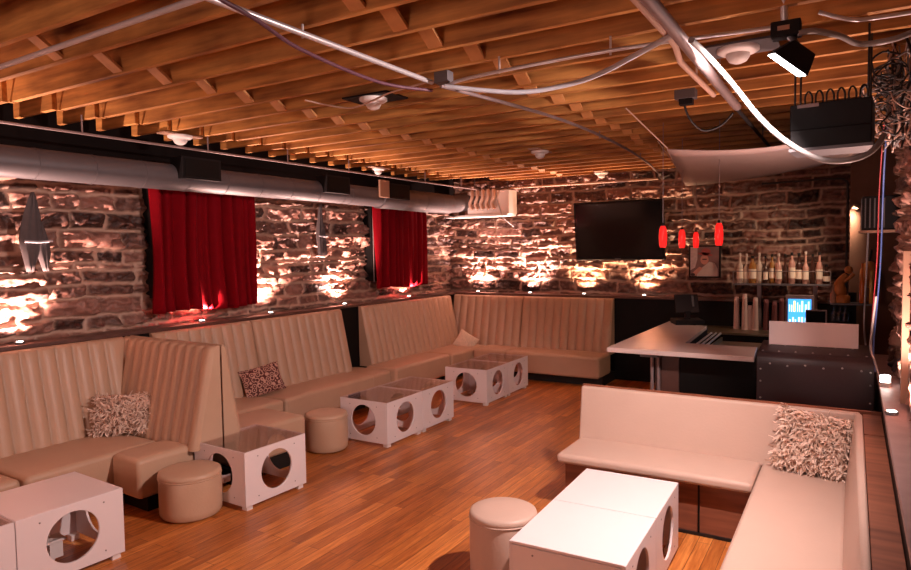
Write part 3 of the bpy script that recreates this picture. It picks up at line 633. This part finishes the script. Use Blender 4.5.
flat('picture_hat',ell(-1.765,1.885,.10,.022,-.15),pm['hat'],9.6955,cv); flat('picture_hat',ell(-1.755,1.92,.062,.05,-.1),pm['hat'],9.6955,cv)
flat('picture_arm',[(-1.955,1.60),(-1.90,1.66),(-1.84,1.71),(-1.80,1.69),(-1.86,1.62),(-1.89,1.585)],pm['skin'],9.695,cv)
flat('picture_mark',ell(-1.775,1.815,.035,.009),pm['dark'],9.695,cv); flat('picture_mark',ell(-1.93,1.60,.03,.02),pm['dark'],9.694,cv)
# ------------------------------------------------------------------ pendants
for (x,y,zt_,zb_,lb) in ((-1.453,6.0,2.185,1.993,'red glass pendant lamp in front of the television edge'),(-1.503,7.0,2.173,1.983,'red glass pendant lamp second from the television'),(-1.599,8.2,2.169,1.978,'smallest red glass pendant lamp, above the framed picture'),(-1.014,6.2,2.202,2.003,'red glass pendant lamp farthest right, before the dark stones')):
    t=thing('pendant_lamp',lb,'lamp',(x,y,zb_),'red pendant lamps over the bar')
    h=zt_-zb_; MB().lathe([(.026,0),(.034,h*.15),(.037,h*.5),(.032,h*.85),(.020,h)],(x,y,zb_),16).build('lamp_shade','redglass',t)
    MB().lathe([(.012,0),(.012,.02),(.004,.03)],(x,y,zt_),10).build('socket','blackplastic',t)
    MB().tube([(x,y,zt_+.02),(x,y,ZJ)],.0035,6).build('cord','pipe',t)
# ------------------------------------------------------------------ curtains and cloths
def curtain(y0,y1,z0,z1,label,seed):
    rnd=random.Random(seed); t=thing('curtain',label,'curtain',(-5.88,(y0+y1)/2,z0),'red velvet curtains on the left wall')
    nu,nv=150,24; ph=[rnd.uniform(0,6) for _ in range(4)]; P=[]
    cs=[0]
    while cs[-1]<1: cs.append(cs[-1]+rnd.uniform(.05,.15))
    dp=[rnd.uniform(.35,1) for _ in cs]
    def fold(u):
        u=min(max(u,0),.9999)
        for q in range(len(cs)-1):
            if cs[q]<=u<cs[q+1]:
                t_=(u-cs[q])/(cs[q+1]-cs[q]); return dp[q]*math.sin(PI*t_)**(.6+.8*dp[q])
        return 0
    for i in range(nv+1):
        v=i/nv; row=[]
        for j in range(nu+1):
            u=j/nu; a=.75+.35*v
            w=-.05+.12*fold(u+.03*math.sin(2.5*v+ph[0])*v)*a+.008*math.sin(2*PI*13*u+ph[2]+v)
            row.append((-5.885+w,y0+(y1-y0)*u+.015*math.sin(7*u+3*v),z1-(z1-z0)*v+.012*math.sin(9*u+ph[1])*v-.02*u*v))
        P.append(row)
    o=MB().grid(P).build('drape','velvet',t); s=o.modifiers.new('s','SOLIDIFY'); s.thickness=.006
    MB().tube([(-5.90,y0-.06,z1-.015),(-5.90,y1+.04,z1-.015)],.011,8).build('rod','blackcable',t)
curtain(3.99,5.27,1.42,2.78,'nearer dark red velvet curtain hanging on the left stone wall',1)
curtain(7.50,8.82,1.46,2.78,'farther dark red velvet curtain hanging on the left stone wall',2)
def cloth(y,zt_,zb_,sc_,label):
    t=thing('hanging_cloth',label,'cloth',(-5.93,y,zb_),'grey cloths on the left wall'); h=zt_-zb_
    for nm,dy,w,top,bot in (('fold',-.03*sc_,.085*sc_,1,0),('fold',.06*sc_,.05*sc_,.62,0)):
        P=[]
        for i in range(13):
            v=i/12; ww=w*(.12+1.0*math.sin(min(1,v*1.15)*PI*.62)**.9)*(1 if v<.62 else 1-.75*(v-.62)/.38); row=[]
            for j in range(11):
                u=j/10-.5; row.append((-5.945+.045*math.cos(u*PI)*(.4+v*.6)+.010*math.sin(u*18),y+dy+u*2*ww+(v-.5)*(-.05 if dy<0 else .02)*sc_,zb_+h*(top-(top-bot)*v)))
            P.append(row)
        o=MB().grid(P).build(nm,'greycloth',t); s=o.modifiers.new('s','SOLIDIFY'); s.thickness=.005
    MB().tube([(-5.91,y-.10*sc_,zb_+h*.38),(-5.885,y,zb_+h*.37),(-5.91,y+.12*sc_,zb_+h*.385)],.012,6).build('tie','greycable',t)
cloth(2.93,2.54,1.87,1,'pointed grey cloth tied up on the stone near the left edge')
cloth(6.44,2.62,1.95,.7,'slim grey cloth on the stone between the two red curtains')
# ------------------------------------------------------------------ ducts and HVAC
t=thing('air_duct','long round steel air duct along the top of the left wall','duct',(-5.62,4,2.74))
def ring(y0,y1,r,mtl,nm):
    MB().tube([(-5.63,y0,2.74),(-5.63,y1,2.74)],r,28).build(nm,mtl,t)
ring(-1.0,6.6,.125,'metal','duct_pipe')
for k in range(17): ring(-.9+.46*k,-.885+.46*k,.129,'metal','duct_seam')
ring(6.6,7.25,.13,'metal','duct_pipe'); ring(7.25,7.8,.150,'metal','duct_sleeve'); ring(7.8,8.3,.155,'metaldark','duct_sleeve'); ring(8.3,8.75,.158,'metal','duct_sleeve'); ring(8.75,9.1,.155,'metaldark','duct_sleeve')
m=MB().tube(smoothpath([(-5.63,9.05,2.74),(-5.60,9.35,2.76),(-5.45,9.52,2.80),(-5.2,9.55,2.82)]),.14,20); m.build('elbow','metal',t)
for (y0,y1,lb) in ((4.02,4.47,'black box register on the duct above the nearer curtain'),(6.02,6.45,'black box register on the duct between the two curtains'),(7.26,7.76,'black box register on the duct beside the short tan board')):
    t=thing('duct_register',lb,'vent',(-5.5,(y0+y1)/2,2.68)); MB().box((-5.62,y0,2.72),(-5.44,y1,2.93)).build('housing','blackplastic',t,bevel=.004); MB().box((-5.44,y0+.03,2.74),(-5.435,y1-.03,2.91)).build('grille','black',t)
t=thing('register_board','short tan board standing beside the duct above the farther curtain','board',(-5.42,7.12,2.72)); MB().box((-5.43,7.02,2.72),(-5.40,7.22,2.95)).build('board','palewood',t)
t=thing('air_handler','white air handler box in the far corner under the ceiling','air handler',(-5.1,9.5,2.55))
MB().box((-5.45,9.42,2.56),(-4.69,9.72,2.95)).build('cabinet','whitepaint',t,bevel=.01); MB().tube([(-5.35,9.5,2.95),(-5.35,9.5,ZD)],.006,6).build('hanger_rod','metal',t); MB().tube([(-4.75,9.5,2.95),(-4.75,9.5,ZD)],.006,6).build('hanger_rod','metal',t); MB().box((-5.9,9.40,2.535),(-4.72,9.74,2.565)).build('drain_pan','whitepaint',t)
m=MB(); 
for k in range(5): m.tube(smoothpath([(-5.35+.1*k,9.40,2.96),(-5.33+.1*k,9.37,2.85),(-5.38+.1*k,9.385,2.74),(-5.34+.1*k,9.39,2.65)]),.03,8)
m.build('insulated_line','tancable',t)
MB().box((-4.72,9.62,2.32),(-4.62,9.74,2.40)).build('control_box','greyledge',t); MB().tube([(-4.9,9.41,2.8),(-4.80,9.42,2.5),(-4.70,9.62,2.36)],.007,6).build('control_cable','greycable',t)
# ------------------------------------------------------------------ pipes, conduits, cables
HOSE=[(-0.617, 3.04, 2.901), (-0.604, 3.3, 2.902), (-0.571, 3.55, 2.869), (-0.517, 3.7, 2.797), (-0.421, 3.78, 2.661), (-0.294, 3.78, 2.525), (-0.145, 3.78, 2.426), (-0.016, 3.78, 2.411), (0.076, 3.85, 2.455), (0.129, 4.0, 2.548)]
def line(name,label,cat,pts,r,mtl,smooth=True,clips=None,group=None):
    t=thing(name,label,cat,pts[0],group); MB().tube(smoothpath(pts) if smooth else pts,r,10).build('run',mtl,t)
    for p in (clips or []): MB().box((p[0]-.005,p[1]-.004,p[2]-.012),(p[0]+.005,p[1]+.004,ZJ+.005)).build('hanger',mtl,t)
    return t
line('conduit','thin steel conduit along the joist ends above the left duct','conduit',[(-5.2,-1,2.955),(-5.2,9.4,2.965)],.010,'pipe',False,[(-5.2,y,2.96) for y in (2.95,4.13,5.15,6.15,7.8,8.8)])
line('conduit','long pale conduit running under the joists through the cable junction','conduit',[(-2.30,-.5,3.05),(-2.27,3.5,3.05)],.015,'conduit',False,[(-2.3,2.4,3.05)])
line('conduit','brown conduit running from the cable junction towards the bar','conduit',[(-2.27,3.6,3.05),(-2.06,5.0,3.05),(-2.07,6.5,3.06),(-2.2,8.2,3.06),(-2.4,9.6,3.06)],.013,'pipe',True,[(-2.07,6.1,3.05),(-2.15,7.8,3.05)])
line('cable','mauve cable sagging beside the long pale conduit','cable',[(-2.10,1.0,3.06),(-2.17,1.9,3.0),(-2.32,2.4,2.99),(-2.38,3.1,2.985),(-2.27,3.5,3.0)],.010,'purplecable')
t=thing('cable_junction','metal junction box where ceiling conduits and cables meet','junction box',(-2.15,3.5,3.03)); MB().box((-2.23,3.46,3.03),(-2.13,3.53,3.10)).build('box','metal',t,bevel=.004)
line('cable','thick grey cable sagging from the junction box to the sprinkler pipe','cable',[(-2.15,3.46,3.0),(-1.73,3.6,2.935),(-1.42,3.62,2.94),(-1.20,3.55,2.955),(-.95,3.35,2.965),(-.70,3.15,2.98)],.014,'greycable')
line('conduit','steel conduit across the joists from the junction box to the floodlight','conduit',[(-2.15,3.50,3.02),(-1.98,3.44,3.02),(-1.62,3.40,3.02),(-1.0,3.42,3.03),(-.32,3.50,3.03)],.010,'conduit',True,[(-1.75,3.41,3.02),(-1.1,3.42,3.02)])
line('conduit','bright steel conduit between the first joists at upper left','conduit',[(-5.5,1.735,2.955),(-2.9,1.675,2.955),(-.8,1.63,2.955)],.013,'conduit',False,[])
line('sprinkler_pipe','thick dull sprinkler pipe under the joists at upper right','pipe',[(-.675,-.5,2.95),(-.69,4.9,2.95)],.028,'pipe',False,[(-.68,2.2,2.95),(-.69,4.2,2.95)])
line('sprinkler_pipe','thin dark pipe continuing from the sprinkler pipe to the sheet','pipe',[(-.70,4.9,2.95),(-.70,7.4,2.95)],.014,'blackcable',False,[(-.7,6.5,2.95)])
line('conduit','narrow offset conduit left of the sprinkler pipe','conduit',[(-.77,0,3.0),(-.765,3.3,3.0),(-.77,3.42,3.0),(-.80,3.66,2.985),(-.80,3.8,2.985),(-.79,4.6,2.985)],.016,'tancable',False,[(-.77,2.6,3.0),(-.8,4.1,3.0)])
line('cable','white flexible hose drooping past the sheet to the black amplifier','cable',HOSE,.014,'whitecable')
line('cable','white flexible hose crossing the top right under the joists','cable',[(-0.226, 3.42, 2.963),(-0.16, 3.45, 2.968),(-0.063, 3.55, 2.955),(0.017, 3.7, 2.944),(0.135, 3.7, 2.941),(0.218, 3.75, 2.972)],.014,'whitecable')
line('conduit','pale conduit above the white hose at the top right edge','conduit',[(-.15,3.55,3.08),(-.02,3.58,3.03),(.10,3.62,3.03),(.45,3.70,3.05)],.010,'conduit')
line('conduit','pale pipe along the top of the back stone wall','conduit',[(-4.75,9.62,2.985),(-2.4,9.62,2.975)],.016,'tancable',False,[(-4.2,9.62,2.98),(-2.8,9.62,2.98)])
line('cable','black drooping cable from the ceiling junction box','cable',[(-1.03,4.85,3.0),(-1.0,4.9,2.90),(-.93,5.0,2.83),(-.82,5.05,2.86),(-.73,5.0,2.93)],.008,'blackcable')
line('cable','thin looped wire hanging under the round fixture with the black plate','cable',[(-3.35,3.5,3.08),(-3.15,3.65,3.03),(-2.95,3.62,3.01),(-2.6,3.5,3.03),(-2.3,3.48,3.05)],.006,'tancable')
t=thing('junction_box','small square ceiling junction box with a green plug','junction box',(-1.02,4.85,3.05)); MB().box((-1.09,4.81,3.035),(-.95,4.90,3.1)).build('box','metal',t,bevel=.003); MB().box((-1.06,4.82,2.995),(-.97,4.88,3.035)).build('socket','blackplastic',t)
# hanging sheet
t=thing('hanging_sheet','translucent grey sheet hung from wires above the bar','sheet',(-.9,7.3,2.8))
P=[]
for i in range(9):
    v=i/8; L0=Vector((-1.314,5.553,2.80)).lerp(Vector((-1.895,9.05,2.80)),v); R0=Vector((.10,5.75,2.86)).lerp(Vector((.12,7.15,2.82)),v); row=[]
    for j in range(15):
        u=j/14; p=L0.lerp(R0,u); p.z-=.07*math.sin(PI*u)*(1-.6*v); p.y+=.05*math.sin(PI*u)*v*3; row.append(p)
    P.append(row)
o=MB().grid(P).build('panel','whitesheet',t); s=o.modifiers.new('s','SOLIDIFY'); s.thickness=.006
for a,bb in (((-1.31,5.56,2.805),(-1.55,5.2,3.1)),((-1.6,7.3,2.805),(-1.75,7.0,3.1)),((-1.88,9.0,2.805),(-1.95,8.9,3.1)),((.08,5.8,2.86),(.05,5.6,3.1)),((.1,7.1,2.82),(.1,7.0,3.1))): MB().tube([a,bb],.005,6).build('wire','tancable',t)
# amplifier rack
t=thing('power_rack','black electronics case hung below the joists at upper right','electronics case',(-.1,4.05,2.5))
b=Matrix.Translation((-.10,4.05,2.50))@Matrix.Rotation(math.radians(-4),4,'Z')
MB().box((-.185,-.13,.10),(.185,.13,.235),b).build('upper_case','blackplastic',t,bevel=.006); MB().box((-.18,-.15,0),(.185,.13,.10),b).build('lower_case','blackplastic',t,bevel=.006)
MB().box((-.185,-.155,-.012),(.19,.135,.004),b).build('tray','metaldark',t); MB().box((-.15,-.135,.215),(-.05,-.128,.232),b).build('case_label','greyledge',t)
for (x,y) in ((-.165,-.1),(.165,-.1),(-.165,.1),(.165,.1)):
    p=b@Vector((x,y,.235)); MB().tube([p,(p.x,p.y,ZJ)],.006,6).build('hanger_strap','blackcable',t)
m=MB()
for k in range(6):
    p=b@Vector((-.12+.05*k,-.08,.232)); q=b@Vector((-.09+.05*k,-.06,.232)); m.tube(smoothpath([p,p+Vector((0,0,.05)),(p+q)/2+Vector((0,0,.075)),q+Vector((0,0,.05)),q]),.005,6)
m.build('cable_loop','blackcable',t)
# floodlight
FP=Vector((-.272,3.45,2.835))
t=thing('floodlight','black floodlight with a white lit face below the joists','floodlight',FP)
aim=Vector((-.60,-.03,-.75)).normalized(); sx=aim.cross(Vector((0,0,1))).normalized(); 
ax2=Vector((.45,.25,-.36)); ax2=(ax2-aim*ax2.dot(aim)).normalized(); ay2=aim.cross(ax2)
b=Matrix((ax2,ay2,aim)).transposed().to_4x4(); b.translation=FP
vs=[b@Vector(p) for p in ((-.095,-.065,0),(.095,-.065,0),(.095,.065,0),(-.095,.065,0),(-.05,-.04,-.095),(.065,-.04,-.095),(.065,.04,-.095),(-.05,.04,-.095))]
MB().add(vs,[(0,1,2,3),(7,6,5,4),(1,0,4,5),(2,1,5,6),(3,2,6,7),(0,3,7,4)]).build('housing','blackplastic',t,bevel=.005)
MB().box((-.086,-.056,0),(.086,.056,.006),b).build('lens','floodlens',t)
MB().box((-.34,3.41,2.96),(-.215,3.50,3.03)).build('mount_box','blackplastic',t,bevel=.005); MB().tube([b@Vector((0,0,-.08)),(-.27,3.46,2.98)],.016,8).build('arm','metaldark',t)
MB().tube([(-.285,3.46,3.02),(-.29,3.4,3.30)],.016,8).build('stem','conduit',t)
MB().box((-.31,3.405,2.985),(-.26,3.412,3.005)).build('caution_label','palewood',t)
# ceiling round fixtures
for (x,y,z,r,plate,lb) in ((-2.97,3.80,3.07,.10,'blackplastic','round white ceiling fixture on a black plate'),(-.557,3.974,3.06,.11,'metal','round white dome fixture on a steel plate right of the pipe'),(-5.33,3.93,3.06,.11,None,'white fixture at the joist ends above the nearer curtain'),(-3.01,6.84,3.06,.10,None,'flat white fixture in the middle of the joists'),(-5.37,6.94,3.06,.09,None,'white fixture at the joist ends above the farther curtain'),(-3.13,9.3,3.06,.10,None,'flat white fixture at the far joists above the television')):
    t=thing('ceiling_fixture',lb,'ceiling fixture',(x,y,z),'round white ceiling fixtures')
    MB().lathe([(r,.03),(r*1.0,.012),(r*.8,.0),(r*.55,-.004)],(x,y,z),28).build('ring','whitepaint',t)
    MB().lathe([(r*.58,.005),(r*.56,-.018),(r*.42,-.042),(r*.2,-.053),(.003,-.056)],(x,y,z),24).build('dome','whitepaint',t)
    if plate: MB().box((x-.2,y-.11,z+.028),(x+.2,y+.15,z+.040)).build('plate',plate,t)
    else: MB().box((x-.06,y-.2,z+.028),(x+.06,y+.2,z+.040)).build('plate','palewood',t)
# cables on the right
line('cable','blue cable hanging down beside the rough right wall','cable',[(.19,5.3,2.9),(.185,5.6,2.5),(.19,5.9,2.2),(.185,6.0,1.8),(.165,6.0,1.45),(.15,5.95,1.2),(.165,5.9,1.02)],.006,'bluecable')
line('cable','red and white cable hanging left of the blue cable','cable',[(.175,5.4,2.85),(.165,5.8,2.4),(.165,6.0,1.9),(.145,6.05,1.5),(.135,6.02,1.3),(.14,5.98,1.05)],.0045,'redcable')
line('cable','white cable running down to the lamp on the right ledge','cable',[(.16,5.9,1.60),(.14,5.95,1.35),(.13,5.9,1.2),(.155,5.85,1.12),(.185,5.75,1.02),(.2,5.6,1.01),(.23,5.5,1.04)],.008,'whitecable')
line('cable','grey cable hanging from the black electrical box','cable',[(.12,6.95,2.1),(.11,6.9,1.7),(.10,6.9,1.3),(.12,6.9,1.05)],.008,'greycable')
m=MB(); rr=random.Random(12)
def loop(c,r,n=10):
    ax=Vector((rr.uniform(-.5,.5),rr.uniform(-1,1),rr.uniform(-.6,.6))).normalized(); a=ax.cross(Vector((0,0,1))).normalized(); bb=ax.cross(a)
    return [Vector(c)+a*r*math.cos(2*PI*k/n)*rr.uniform(.8,1.2)+bb*r*math.sin(2*PI*k/n)*rr.uniform(.8,1.2) for k in range(n)]
bun={'whitecable':MB(),'blackcable':MB(),'tancable':MB()}
for k in range(64):
    mm_=bun[['whitecable','blackcable','tancable','blackcable'][k%4]]
    c=(rr.uniform(.10,.24),rr.uniform(4.2,4.7),rr.uniform(2.62,2.98)); mm_.tube(smoothpath(loop(c,rr.uniform(.04,.085)),3),rr.uniform(.003,.006),5)
for k in range(26):
    mm_=bun[['tancable','blackcable','whitecable'][k%3]]; x=rr.uniform(.17,.27); y=rr.uniform(4.3,5.0)
    mm_.tube(smoothpath([(x+rr.uniform(-.03,.03),y+rr.uniform(-.1,.1),z) for z in (3.1,2.98,2.86,2.76,2.66,2.58)],4),rr.uniform(.004,.008),5)
t=thing('cable_tangle','tangled mass of cables at the upper right beside the black case','cables',(.2,4.4,2.7)); 
for k,mb in bun.items():
    o=mb.build('cable_mass',k,t); o['kind']='stuff'
t=thing('wood_post','pale wooden post fixed to the right stone wall','post',(.29,4.9,1.0)); MB().box((.272,4.90,1.0),(.31,4.96,1.95)).build('post','palewood',t)
# ------------------------------------------------------------------ lamps
def spot(parent,loc,aim,e,col,size,blend,rad):
    l=bpy.data.lights.new('lamp_light','SPOT'); l.energy=e; l.color=col; l.spot_size=math.radians(size); l.spot_blend=blend; l.shadow_soft_size=rad
    o=bpy.data.objects.new('lamp_light',l); COL.objects.link(o); o.location=loc; o.rotation_euler=Vector(aim).to_track_quat('-Z','Y').to_euler()
    return o
WARM=(1,.60,.50); UPE=205
def uplight(x,y,z,out,label,e=UPE,col=WARM):
    t=thing('uplight',label,'lamp',(x,y,z),'small uplights on the wall ledges')
    MB().lathe([(.034,0),(.036,.012),(.033,.020)],(x,y,z),18).build('housing','metaldark',t)
    MB().lathe([(.024,.0195),(.025,.023),(.003,.025)],(x,y,z),16).build('lens','lens',t)
    spot(t,(x,y,z+.035),(-out[0]*.12,-out[1]*.12,1),e,col,125,.75,.02)
for y,lb in ((-.1,None),(1.38,None),(2.76,'uplight on the left ledge below the tied grey cloth'),(4.55,'uplight on the left ledge under the nearer curtain'),(5.52,'uplight on the left ledge right of the nearer curtain'),(6.85,'uplight on the left ledge above the narrow black gap'),(8.37,'uplight on the left ledge under the farther curtain')):
    if lb: uplight(-5.925,y,ZL,(1,0),lb)
    else: spot(None,(-5.925,y,ZL+.035),(-.12,0,1),UPE,WARM,125,.75,.02)
for x,lb in ((-5.45,'uplight on the back ledge nearest the corner'),(-4.48,'uplight on the back ledge second from the corner'),(-3.56,'uplight on the back ledge below the left half of the television'),(-2.63,'uplight on the back ledge below the right end of the television')):
    uplight(x,9.735,ZL,(0,-1),lb,UPE if x<-4 else UPE*.55,WARM if x<-4 else (1,.58,.34))
t=thing('ledge_lamp','glowing white canister lamp on the right ledge beside the cables','lamp',(.212,5.45,1.0))
MB().lathe([(.035,0),(.036,.03)],(.212,5.45,1.0),16).build('base','whitepaint',t); MB().lathe([(.030,.03),(.031,.075),(.004,.08)],(.212,5.45,1.0),16).build('lens','lens',t)
spot(t,(.212,5.45,1.10),(.1,0,1),90,WARM,140,.8,.02)
uplight(.212,4.55,1.0,(-1,0),'flush uplight on the right ledge nearer the camera',90)
spot(None,(.03,8.83,2.40),(-.7,.35,-.6),38,(1,.70,.50),130,.8,.04)  # spot added at the pier fitting to brighten the shelf bottles
# the floodlight's own light and an added, unseen area fill behind the camera
spot(None,FP+aim*.02,Vector((-1.1,.10,-1)),325,(1,.76,.71),148,.75,.03)
def area(loc,aim,e,col,s):
    l=bpy.data.lights.new('fill_light','AREA'); l.energy=e; l.color=col; l.size=s
    o=bpy.data.objects.new('fill_light',l); COL.objects.link(o); o.location=loc; o.rotation_euler=Vector(aim).to_track_quat('-Z','Y').to_euler()
area((-2.6,-1.6,1.8),(-.15,1,-.1),34,(1,.62,.54),1.0)
w=bpy.data.worlds.new('world'); w.use_nodes=True; w.node_tree.nodes['Background'].inputs[0].default_value=(1,.66,.56,1); w.node_tree.nodes['Background'].inputs[1].default_value=.07; sc.world=w
vs_=sc.view_settings; vs_.view_transform='Standard'; vs_.look='None'; vs_.gamma=1; vs_.use_curve_mapping=False; vs_.exposure=0.62
